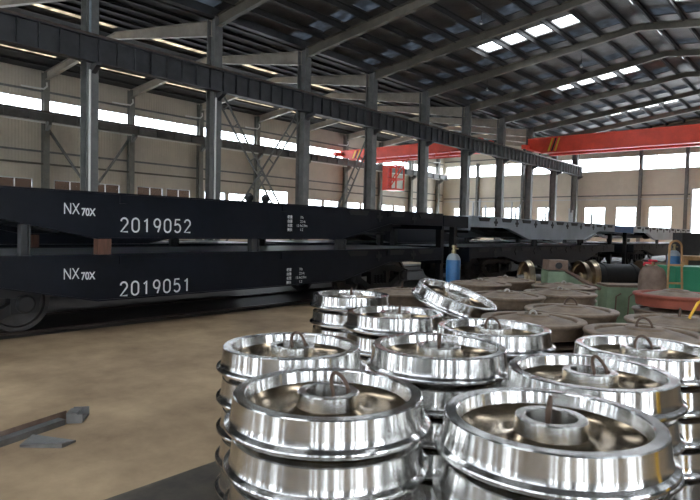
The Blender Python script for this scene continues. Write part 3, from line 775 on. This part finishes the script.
for xc, tr in TRACKS:
    for q, w in ((-1, 'far'), (1, 'near')):
        x = xc + q * 0.772
        rl = MB().prism([(x - 0.06, 0.004), (x + 0.06, 0.004), (x + 0.06, 0.012), (x + 0.012, 0.016), (x + 0.036, 0.022), (x + 0.036, 0.036), (x - 0.036, 0.036), (x - 0.036, 0.022), (x - 0.012, 0.016), (x - 0.06, 0.012)], 'y', YBACK + 1, 55).build('track_rail', M_RAIL)
        tag(rl, 'worn steel rail under the wagons, %s rail of the %s' % (w, tr), 'rail')
tb = MB().box(-15.6, -8.62, YBACK + 0.5, 56, 0.0005, 0.0035).build('track_bed', M_BED)  # dark mottled strip laid over the floor along both tracks
tag(tb, 'black track bed under the wagons', 'track bed', kind='structure')

# ------------------------------------------------------------------ wheels in stacks
PITCH_W = 0.178
RIM = [(r, z - 0.0102) for r, z in ((0.362, 0.188), (0.404, 0.188), (0.4095, 0.183), (0.4165, 0.112), (0.4195, 0.092), (0.424, 0.084), (0.436, 0.078), (0.4445, 0.0725), (0.4475, 0.066), (0.4465, 0.058), (0.440, 0.051), (0.432, 0.05), (0.372, 0.05), (0.356, 0.058), (0.344, 0.085), (0.344, 0.125), (0.352, 0.150), (0.357, 0.182))]
PLATE = [(0.346, 0.122), (0.325, 0.104), (0.29, 0.090), (0.25, 0.083), (0.21, 0.084), (0.175, 0.092), (0.150, 0.106), (0.139, 0.114), (0.139, 0.080), (0.17, 0.066), (0.21, 0.060), (0.25, 0.058), (0.29, 0.064), (0.325, 0.074), (0.346, 0.084)]
HUB = [(0.100, 0.178), (0.130, 0.178), (0.135, 0.173), (0.1405, 0.10), (0.1405, 0.07), (0.136, 0.004), (0.132, 0.0), (0.100, 0.0), (0.096, 0.004), (0.096, 0.174)]
RIM_B = [(0.405, 0.0), (0.411, 0.005), (0.4195, 0.085), (0.425, 0.095), (0.437, 0.104), (0.446, 0.114), (0.447, 0.124), (0.440, 0.134), (0.43, 0.136), (0.372, 0.136), (0.362, 0.130), (0.356, 0.112), (0.350, 0.06), (0.356, 0.010), (0.37, 0.0)]
PLATE_B = [(0.359, 0.112), (0.33, 0.118), (0.28, 0.131), (0.22, 0.147), (0.17, 0.158), (0.149, 0.163), (0.149, 0.12), (0.18, 0.115), (0.23, 0.1), (0.29, 0.08), (0.33, 0.068), (0.355, 0.06)]
HUB_B = [(0.075, 0.178), (0.12, 0.178), (0.135, 0.172), (0.150, 0.155), (0.150, 0.03), (0.14, 0.0), (0.08, 0.0), (0.075, 0.005), (0.075, 0.17)]
ME = dict(rim=MB().lathe(RIM, 72).mesh('rim', 25), plate=MB().lathe(PLATE, 72).mesh('plate', 60), hub=MB().lathe(HUB, 48).mesh('hub', 25),
          rim_b=MB().lathe(RIM_B, 56).mesh('rough_rim', 30), rim_r=MB().lathe(RIM_B, 56).mesh('red_rim', 30), plate_b=MB().lathe(PLATE_B, 56).mesh('rough_plate', 60), hub_b=MB().lathe(HUB_B, 40).mesh('rough_hub', 30))
def arch(w, h, lean, r=0.009, z0=0.02):
    pts = []
    for i in range(5): pts.append((-w / 2 - 0.0, lean * 0.2 * i / 4, z0 + (0.14 - z0 + h * 0.35) * i / 4))
    for i in range(1, 12):
        t = PI - PI * i / 12
        pts.append((w / 2 * math.cos(t), lean * (0.2 + 0.8 * math.sin(t)), 0.14 + h * 0.35 + h * 0.65 * math.sin(t)))
    for i in range(5): pts.append((w / 2, lean * 0.2 * (4 - i) / 4, 0.14 + h * 0.35 + (z0 - 0.14 - h * 0.35) * i / 4))
    return MB().tube(pts, r, 8).mesh('lifting_loop', 60)
ME['arch'] = arch(0.085, 0.10, 0.05)
ME['wide'] = arch(0.12, 0.10, 0.03)
ME['pin'] = MB().tube([(0, 0, 0.0), (0.0, 0, 0.16), (0.004, 0.002, 0.22), (0.006, 0.006, 0.25)], [0.012, 0.012, 0.012, 0.007], 10).mesh('pin', 60)
ME['eye'] = arch(0.06, 0.06, 0.01, 0.01, 0.1)
for k, mm in (('rim', M_POL), ('plate', M_POLPLATE), ('hub', M_HUBIN), ('rim_b', M_CAST), ('rim_r', M_REDOX), ('plate_b', M_CAST), ('hub_b', M_CAST), ('arch', M_HOOK), ('wide', M_HOOK), ('pin', M_HOOK), ('eye', M_CASTHUB)):
    ME[k].materials.append(mm)
LV = ['topmost', 'second from top', 'third from top', 'fourth from top', 'bottom wheel']
def wheel(x, y, z, rot, kind, label, group, hook=None, hook_rot=0, hook_off=(0.05, 0.03)):
    e = empty('wagon_wheel', (x, y, z), rot, label, 'wheel', group)
    if kind == 'polished':
        for n in ('rim', 'plate', 'hub'): link(n, ME[n], None, e)
    else:
        link('rim', ME['rim_r' if kind == 'red' else 'rim_b'], None, e); link('plate', ME['plate_b'], None, e); link('hub', ME['hub_b'], None, e)
    if hook:
        nm = {'arch': 'lifting_loop', 'wide': 'lifting_loop', 'pin': 'lifting_pin', 'eye': 'lifting_eye'}[hook]
        link(nm, ME[hook], None, e, (hook_off[0], hook_off[1], 0), (0, 0, hook_rot))
    return e
def stack(x, y, n, kind, where, hook=None, hook_rot=0.0, hook_off=(0.03, 0.03), z0=0.0045):
    for i in range(n):
        lv = LV[n - 1 - i] if i else LV[4]
        if n == 1 or i == n - 1: lv = 'topmost'
        desc = {'polished': 'polished steel', 'rough': 'rough brown', 'red': 'rough brown'}[kind]
        k = kind
        if kind == 'red' and i < n - 1: k = 'rough'
        if kind == 'red' and i == n - 1: desc = 'red-rimmed brown'
        wheel(x + (random.uniform(-.004, .004) if 0 < i < n - 1 else 0), y, z0 + i * PITCH_W, (0, 0, random.uniform(0, 6)) if i < n - 1 else (0, 0, 0), k,
              '%s wheel, %s, stack %s' % (desc, lv, where), 'polished wheels in stacks' if kind == 'polished' else 'rough wheels in stacks',
              hook if i == n - 1 else None, hook_rot, hook_off)
VR = YAW   # rotation that turns a loop's broad side to the camera
stack(-1.700, 1.840, 5, 'polished', 'front left nearest the camera', 'arch', VR + 0.7, (0.035, 0.05))
stack(-0.850, 2.193, 5, 'polished', 'front right nearest the camera', 'pin', 0, (-0.02, 0.02))
stack(-2.531, 2.408, 5, 'polished', 'farthest left beside the brown floor, second row', 'arch', VR + 0.5, (0.02, 0.04))
stack(-1.905, 3.061, 5, 'polished', 'in the middle of the second row', 'pin', 0, (0.0, 0.0))
stack(-1.000, 3.086, 5, 'polished', 'right behind the front right stack', 'arch', VR + 0.4, (0.05, 0.03))
stack(-4.090, 4.760, 5, 'polished', 'standing farthest back nearest the numbered wagons', 'pin', 0, (0, 0))
stack(-2.950, 4.020, 5, 'polished', 'just in front of the tilted wheel', 'pin', 0, (0.03, 0.02))
stack(-1.995, 3.961, 5, 'polished', 'between the tilted wheel and the middle stack', 'wide', VR + 0.3, (0, 0))
stack(-0.967, 3.990, 5, 'polished', 'cut by the right edge of the picture', 'wide', VR + 0.2, (0.0, 0.0))
R_ = 'rough'
stack(-4.089, 7.660, 5, R_, 'directly right of the blue gas cylinder', 'eye', VR, (0, 0))
stack(-4.129, 8.564, 5, R_, 'behind the gas cylinder in the last row', 'eye', VR, (0, 0))
stack(-3.097, 6.478, 5, R_, 'directly behind the tilted polished wheel', 'eye', VR, (0, 0))
stack(-2.785, 7.327, 5, R_, 'in the centre of the brown stacks', 'eye', VR, (0, 0))
stack(-3.093, 8.284, 5, R_, 'against the green machine stand', 'eye', VR, (0, 0))
stack(-2.084, 5.792, 5, R_, 'halfway between green stand and polished stacks', 'wide', VR, (0, 0))
stack(-2.085, 4.887, 5, R_, 'touching the polished stacks beside the tilted wheel', 'eye', VR, (0, 0))
stack(-1.180, 4.870, 5, R_, 'behind the polished stack at the right edge', 'wide', VR, (0, 0))
stack(-1.122, 5.773, 5, R_, 'in front of the red-rimmed wheel', 'pin', VR, (0, 0))
stack(-4.130, 5.758, 5, R_, 'left of the tilted polished wheel', 'pin', VR, (0, 0))
stack(-1.46, 7.31, 5, 'red', 'at the right before the green cabinet', None, z0=0.105)
e = empty('timber_pallet', (-1.46, 7.31, 0.0045), (0, 0, 0.3), 'low timber pallet under the red-rimmed wheel stack', 'pallet')
for q in (-0.36, 0, 0.36): MB().box(q - 0.05, q + 0.05, -0.45, 0.45, 0, 0.08).build('bearer', M_TIMBER, e)
for q in range(5): MB().box(-0.45, 0.45, -0.43 + q * 0.19, -0.33 + q * 0.19, 0.0801, 0.1).build('slat', M_TIMBER, e)
stack(-2.976, 5.063, 4, 'polished', 'carrying the tilted wheel')
# the tilted wheel lies slantwise on that stack
tl = Matrix.Rotation(YAW, 3, 'Z') @ Matrix.Rotation(math.radians(16), 3, 'Y') @ Matrix.Rotation(math.radians(9), 3, 'X')
wheel(-3.03, 5.10, 0.805, tl.to_euler(), 'polished', 'polished steel wheel lying tilted on top of a stack', None, None)

# steel plates under the stacks
pl = [(-3.2, 0.95, -1.5, 3.3), (-3.2, 0.95, 3.33, 9.2), (-5.0, -3.23, 4.1, 9.2)]
for (a, b, c, d), w in zip(pl, ('the front stacks by the brown floor', 'the rear stacks at the right', 'the stacks nearest the gas cylinder')):
    tag(MB().box(a, b, c, d, 0.0005, 0.0045).build('floor_plate', M_PLATE), 'dark steel floor plate under %s' % w, 'floor plate')

# ------------------------------------------------------------------ scrap on the floor
def at(px, py, z):   # a photograph point on the level z
    d = r2 * ((px - 350) / F_PX) + d2 * ((py - 250) / F_PX) + fwd
    return EYE + d * ((z - 1.6) / d.z)
b0, b1 = at(-60, 466, 0), at(62, 424, 0)
d = (b1 - b0).normalized(); n = Vector((-d.y, d.x, 0))
e = empty('steel_channel', b0, (0, 0, math.atan2(d.y, d.x)), 'long grey steel channel bar lying on the floor', 'steel bar')
L_ = (b1 - b0).length
MB().prism([(-0.04, 0), (0.04, 0), (0.04, 0.008), (-0.03, 0.008), (-0.03, 0.037), (0.04, 0.037), (0.04, 0.045), (-0.04, 0.045)], 'x', 0, L_).build('channel', M_GREYM, e)
e = empty('angle_bar', b0 + n * 0.07 , (0, 0, math.atan2(d.y, d.x)), 'rusty brown angle bar lying beside the grey channel bar', 'steel bar')
MB().prism([(-0.0, 0), (0.06, 0), (0.06, 0.008), (0.008, 0.008), (0.008, 0.07), (0.0, 0.07)], 'x', -0.1, L_ + 0.1).build('angle', M_RUST, e)
p = at(78, 419, 0)
e = empty('steel_block', (p.x, p.y, 0), (0, 0, 0.9), 'small open-ended grey steel block at the end of the bars', 'steel block')
MB().prism([(-0.11, 0), (0.11, 0), (0.11, 0.07), (0.095, 0.07), (0.095, 0.014), (-0.095, 0.014), (-0.095, 0.07), (-0.11, 0.07)], 'x', -0.06, 0.06).build('base', M_GREYM, e)
MB().box(-0.06, 0.02, -0.11, 0.03, 0.071, 0.083).build('cover', M_GREYM, e)
p = at(46, 444, 0)
e = empty('steel_offcut', (p.x, p.y, 0), (0, 0, 0.75), 'flat bent steel offcut lying in front of the bars', 'offcut')
MB().add([(-0.15, -0.07, 0), (0.15, -0.08, 0), (0.19, 0.05, 0), (-0.13, 0.07, 0), (-0.15, -0.07, 0.02), (0.15, -0.08, 0.035), (0.19, 0.05, 0.012), (-0.13, 0.07, 0.045)],
         [(3, 2, 1, 0), (4, 5, 6, 7), (0, 1, 5, 4), (1, 2, 6, 5), (2, 3, 7, 6), (3, 0, 4, 7)]).build('sheet', M_GREYM, e)

# ------------------------------------------------------------------ gas cylinders
def gas(x, y, R, H, label):
    e = empty('gas_cylinder', (x, y, 0), label=label, cat='gas cylinder')
    s = H * 0.9
    MB().lathe([(0, 0), (R * 0.95, 0), (R, 0.03), (R, s - R * 1.1), (R * 0.98, s - R * 0.9)], 28, False).build('body', M_CYL, e)
    MB().lathe([(R * 0.98, s - R * 0.9), (R * 0.86, s - R * 0.5), (R * 0.6, s - R * 0.15), (R * 0.3, s), (0, s)], 28, False).build('shoulder', M_CYLG, e)
    v = MB().lathe([(0, s - 0.01), (0.035, s - 0.01), (0.035, s + 0.05), (0.02, s + 0.06), (0.02, H - 0.04), (0.0, H - 0.04)], 14, False).build('valve', M_BRASS, e)
    MB().lathe([(0, H - 0.045), (0.035, H - 0.045), (0.038, H - 0.02), (0.03, H), (0, H)], 12, False).build('valve_wheel', M_BRASS, v)
    MB().tube([(0, 0, s + 0.08), (0.07, 0.03, s + 0.08)], 0.014).build('outlet', M_BRASS, v)
gas(-4.93, 8.30, 0.118, 1.37, 'blue gas cylinder with grey shoulder standing before the wagons')
gas(-3.0, 14.6, 0.14, 1.42, 'blue gas cylinder behind the orange hand truck')

# ------------------------------------------------------------------ wheelsets and machines behind the brown wheels
ra = YAW   # axle along the camera's right
WS = MB().lathe(WH_PROF, 40, True, 'x').mesh('wheelset_wheel')
def wheelset(x, y, label, motor):
    e = empty('wheelset', (x, y, 0.45), (0, 0, ra + 0.12), label, 'wheelset')
    MB().lathe([(0, -1.0), (0.065, -1.0), (0.07, -0.85), (0.092, -0.8), (0.085, 0), (0.092, 0.8), (0.07, 0.85), (0.065, 1.0), (0, 1.0)], 20, False, 'x').build('axle', M_GREYM, e)
    link('wheel', WS, M_BRONZE, e, (0.75, 0, 0)); link('wheel', WS, M_BRONZE, e, (-0.75, 0, 0), (0, 0, PI))
    if motor:
        mb = MB().lathe([(0.1, -0.6), (0.3, -0.58), (0.34, -0.5), (0.34, 0.5), (0.3, 0.58), (0.1, 0.6)], 28, True, 'x').build('gear_case', M_BLACK, e)
        for q in (-1, 1):
            MB().lathe([(0.335, -0.03), (0.36, -0.03), (0.36, 0.03), (0.335, 0.03)], 28, True, 'x', (q * 0.42, 0, 0)).build('rib', M_BLACK, mb)
wheelset(-5.80, 14.80, 'wheelset with bronze-coloured treads behind the green stand', False)
wheelset(-4.88, 16.9, 'wheelset with black ribbed casing between its two wheels', True)

e = empty('machine_stand', (-4.02, 9.72, 0), (0, 0, ra), 'pale green welded machine stand with sloping gusset and rusty head', 'machine stand')
MB().prism([(0, 0), (0.98, 0), (0.98, 0.62), (0.78, 0.70), (0.32, 0.98), (0.0, 0.98)], 'y', -0.02, 0.02).build('gusset', M_GREEN, e)
MB().box(0.0, 0.3, -0.3, -0.02, 0, 0.96).build('upright', M_GREEN, e)
hd = MB().box(0.02, 0.34, -0.3, 0.03, 0.98, 1.15).build('clamp_head', M_RUST, e)
MB().lathe([(0, -0.02), (0.055, -0.02), (0.055, 0.02), (0, 0.02)], 18, False, 'y', (0.18, -0.302, 1.06)).build('bore', M_BLACK, hd)
MB().bar((0.32, -0.05, 1.0), (0.98, -0.05, 0.66), 0.14, 0.04).build('sloping_flange', M_RUST, e)
e = empty('machine_bed', (-3.0, 10.62, 0), (0, 0, ra), 'low pale green machine bed right of the green stand', 'machine bed')
MB().box(-0.28, 0.72, -0.15, 0.35, 0, 0.70).build('bed', M_GREEN, e)
for q in range(4): MB().tube([(-0.15 + q * 0.22, -0.17, 0.0), (-0.13 + q * 0.22, -0.17, 0.55), (-0.05 + q * 0.2, -0.17, 0.6)], 0.012, 6).build('pipe', M_RUST, e)
MB().box(-0.26, 0.7, -0.13, 0.33, 0.70, 0.74).build('table', M_RUST, e)
e = empty('rusty_drum', (-2.31, 9.85, 0), (0, 0, 0), 'tall rust-brown bell-shaped steel drum with red valve', 'drum')
MB().lathe([(0, 0), (0.215, 0), (0.215, 0.1), (0.20, 0.6), (0.195, 0.95), (0.18, 1.04), (0.14, 1.10), (0.06, 1.13), (0, 1.13)], 32, False).build('shell', M_RUST, e)
v = MB().tube([(0, 0, 1.12), (0, 0, 1.2)], 0.02).build('valve', M_BRASS, e)
MB().lathe([(0.045, 1.195), (0.06, 1.195), (0.065, 1.21), (0.06, 1.225), (0.045, 1.225), (0.04, 1.21)], 20).build('hand_wheel', M_REDV, v)
MB().bar((-0.05, 0, 1.21), (0.05, 0, 1.21), 0.015, 0.015).build('spoke', M_REDV, v)
MB().tube([(0.02, 0, 1.17), (-0.12, 0.02, 1.17), (-0.14, 0.02, 1.13)], 0.018).build('outlet', M_REDV, v)
e = empty('hand_truck', (-2.19, 10.75, 0), (0, 0, ra), 'rusty orange hand truck standing upright before the green cabinet', 'hand truck')
arc = [(0.1 * math.cos(PI - PI * i / 10), 0.0, 1.42 + 0.1 * math.sin(PI * i / 10)) for i in range(11)]
MB().tube([(-0.14, -0.05, 0.12)] + arc + [(0.14, -0.05, 0.12)], 0.018, 8).build('frame_tube', M_ORANGE, e)
for z in (0.35, 0.72, 0.82, 1.12): MB().bar((-0.13, -0.03, z), (0.13, -0.03, z), 0.03, 0.03).build('rung', M_ORANGE, e)
MB().box(-0.16, 0.16, -0.28, -0.03, 0.0, 0.012).build('toe_plate', M_ORANGE, e)
MB().bar((-0.14, -0.05, 0.006), (-0.14, -0.05, 0.14), 0.03, 0.03).build('stay', M_ORANGE, e); MB().bar((0.14, -0.05, 0.006), (0.14, -0.05, 0.14), 0.03, 0.03).build('stay', M_ORANGE, e)
MB().tube([(-0.2, 0.05, 0.11), (0.2, 0.05, 0.11)], 0.014).build('axle', M_ORANGE, e)
for s in (-1, 1):
    MB().lathe([(0.02, -0.025), (0.09, -0.025), (0.11, -0.012), (0.11, 0.012), (0.09, 0.025), (0.02, 0.025)], 20, True, 'x', (s * 0.19, 0.05, 0.11)).build('wheel', M_BLACK, e)
e = empty('green_cabinet', (-2.5, 12.35, 0), (0, 0, ra), 'bright green steel cabinet at the right edge of the picture', 'cabinet')
MB().box(0.0, 1.4, 0, 0.6, 0.06, 0.99).build('body', M_GREENB, e)
MB().box(-0.02, 1.42, -0.02, 0.62, 0.99, 1.02).build('top', M_GREENB, e)
for q in range(2):
    dr = MB().box(0.04 + q * 0.68, 0.68 + q * 0.68, -0.015, -0.0005, 0.12, 0.95).build('door', M_GREENB, e)
    MB().box(0.58 - q * 0.0 + q * 0.2, 0.61 + q * 0.2, -0.035, -0.0155, 0.5, 0.65).build('handle', M_GREYM, dr)
for x in (0.05, 1.35):
    for y in (0.05, 0.55): MB().box(x - 0.04, x + 0.04, y - 0.04, y + 0.04, 0, 0.06).build('foot', M_BLACK, e)
e = empty('work_bench', (-3.02, 15.85, 0), (0, 0, ra), 'orange steel work bench behind the green cabinet', 'bench')
MB().box(0, 1.6, 0, 0.6, 1.02, 1.12).build('top', M_ORANGE, e)
for x in (0.06, 1.54):
    for y in (0.06, 0.54): MB().box(x - 0.04, x + 0.04, y - 0.04, y + 0.04, 0, 1.02).build('leg', M_ORANGE, e)
for q, (x0, z0, x1, z1) in enumerate(((-3.6, 0.98, -2.2, 1.15), (-3.9, 0.95, -2.5, 1.02))):
    pass
e = empty('doorway_screen', (-5.3, 28.6, 0), (0, 0, ra), 'dark grey machine added to screen the bright doorway', 'machine tool')
MB().box(-0.3, 2.6, 0, 0.8, 0, 0.75).build('bed', M_STEEL_D, e)  # dark machine added to cover the bright lower part of the doorway
MB().box(-0.3, 0.5, 0.02, 0.78, 0.7501, 1.75).build('headstock', M_STEEL_D, e)
MB().box(1.9, 2.4, 0.1, 0.7, 0.7501, 1.55).build('tailstock', M_STEEL_D, e)
MB().lathe([(0, 0.5), (0.28, 0.5), (0.28, 0.62), (0.1, 0.66), (0, 0.66)], 24, False, 'x', (0, 0.4, 1.12)).build('chuck', M_GREYM, e)
p0, p1, p2 = at(703, 299, 0.9), at(694, 303, 0.9), at(689, 317, 0.85)
yh = MB().tube([(-1.02, 5.62, 0.75), (-1.03, 5.70, 0.90), (-0.99, 5.80, 1.02), (-0.93, 5.92, 1.06), (-0.86, 6.05, 1.0), (-0.82, 6.12, 0.8), (-0.8, 6.15, 0.01)], 0.012, 8).build('yellow_hose', M_YEL)
tag(yh, 'yellow hose looping over a brown wheel at the right edge', 'hose')
# cables, lamps
for i, (x, y, L_, w) in enumerate(((PX[3], 26.0, 0.55, 'over the numbered wagon'), (PX[6], 35.1, 0.9, 'beside the columns'), (PX[2], 35.8, 0.9, 'beyond the second rafter'))):
    z = rz(x) - 0.27
    e = empty('pendant_lamp', (x, y, z), label='small pendant lamp hanging from the roof %s' % w, cat='lamp')
    MB().tube([(0, 0, 0), (0, 0, -L_)], 0.012, 6).build('cord', M_BLACK, e)
    MB().lathe([(0.02, -L_ + 0.05), (0.03, -L_ + 0.02), (0.10, -L_ - 0.10), (0.11, -L_ - 0.12), (0.10, -L_ - 0.12), (0.02, -L_)], 20).build('shade', M_CYLG, e)
    MB().lathe([(0, -L_ - 0.18), (0.045, -L_ - 0.16), (0.06, -L_ - 0.12), (0.03, -L_ - 0.04), (0, -L_ - 0.03)], 16, False).build('bulb', M_BULB, e)
# yellow post just outside the frame (its reflection shows in the polished treads)
e = empty('yellow_bollard', (1.05, 3.55, 0), (0, 0, 0), 'yellow steel bollard just outside the right picture edge', 'bollard')
MB().lathe([(0, 0), (0.11, 0), (0.11, 1.18), (0.09, 1.23), (0, 1.25)], 24, False).build('post', M_YEL, e)
MB().lathe([(0, 0), (0.18, 0), (0.18, 0.012), (0, 0.012)], 24, False).build('flange', M_YEL, e)
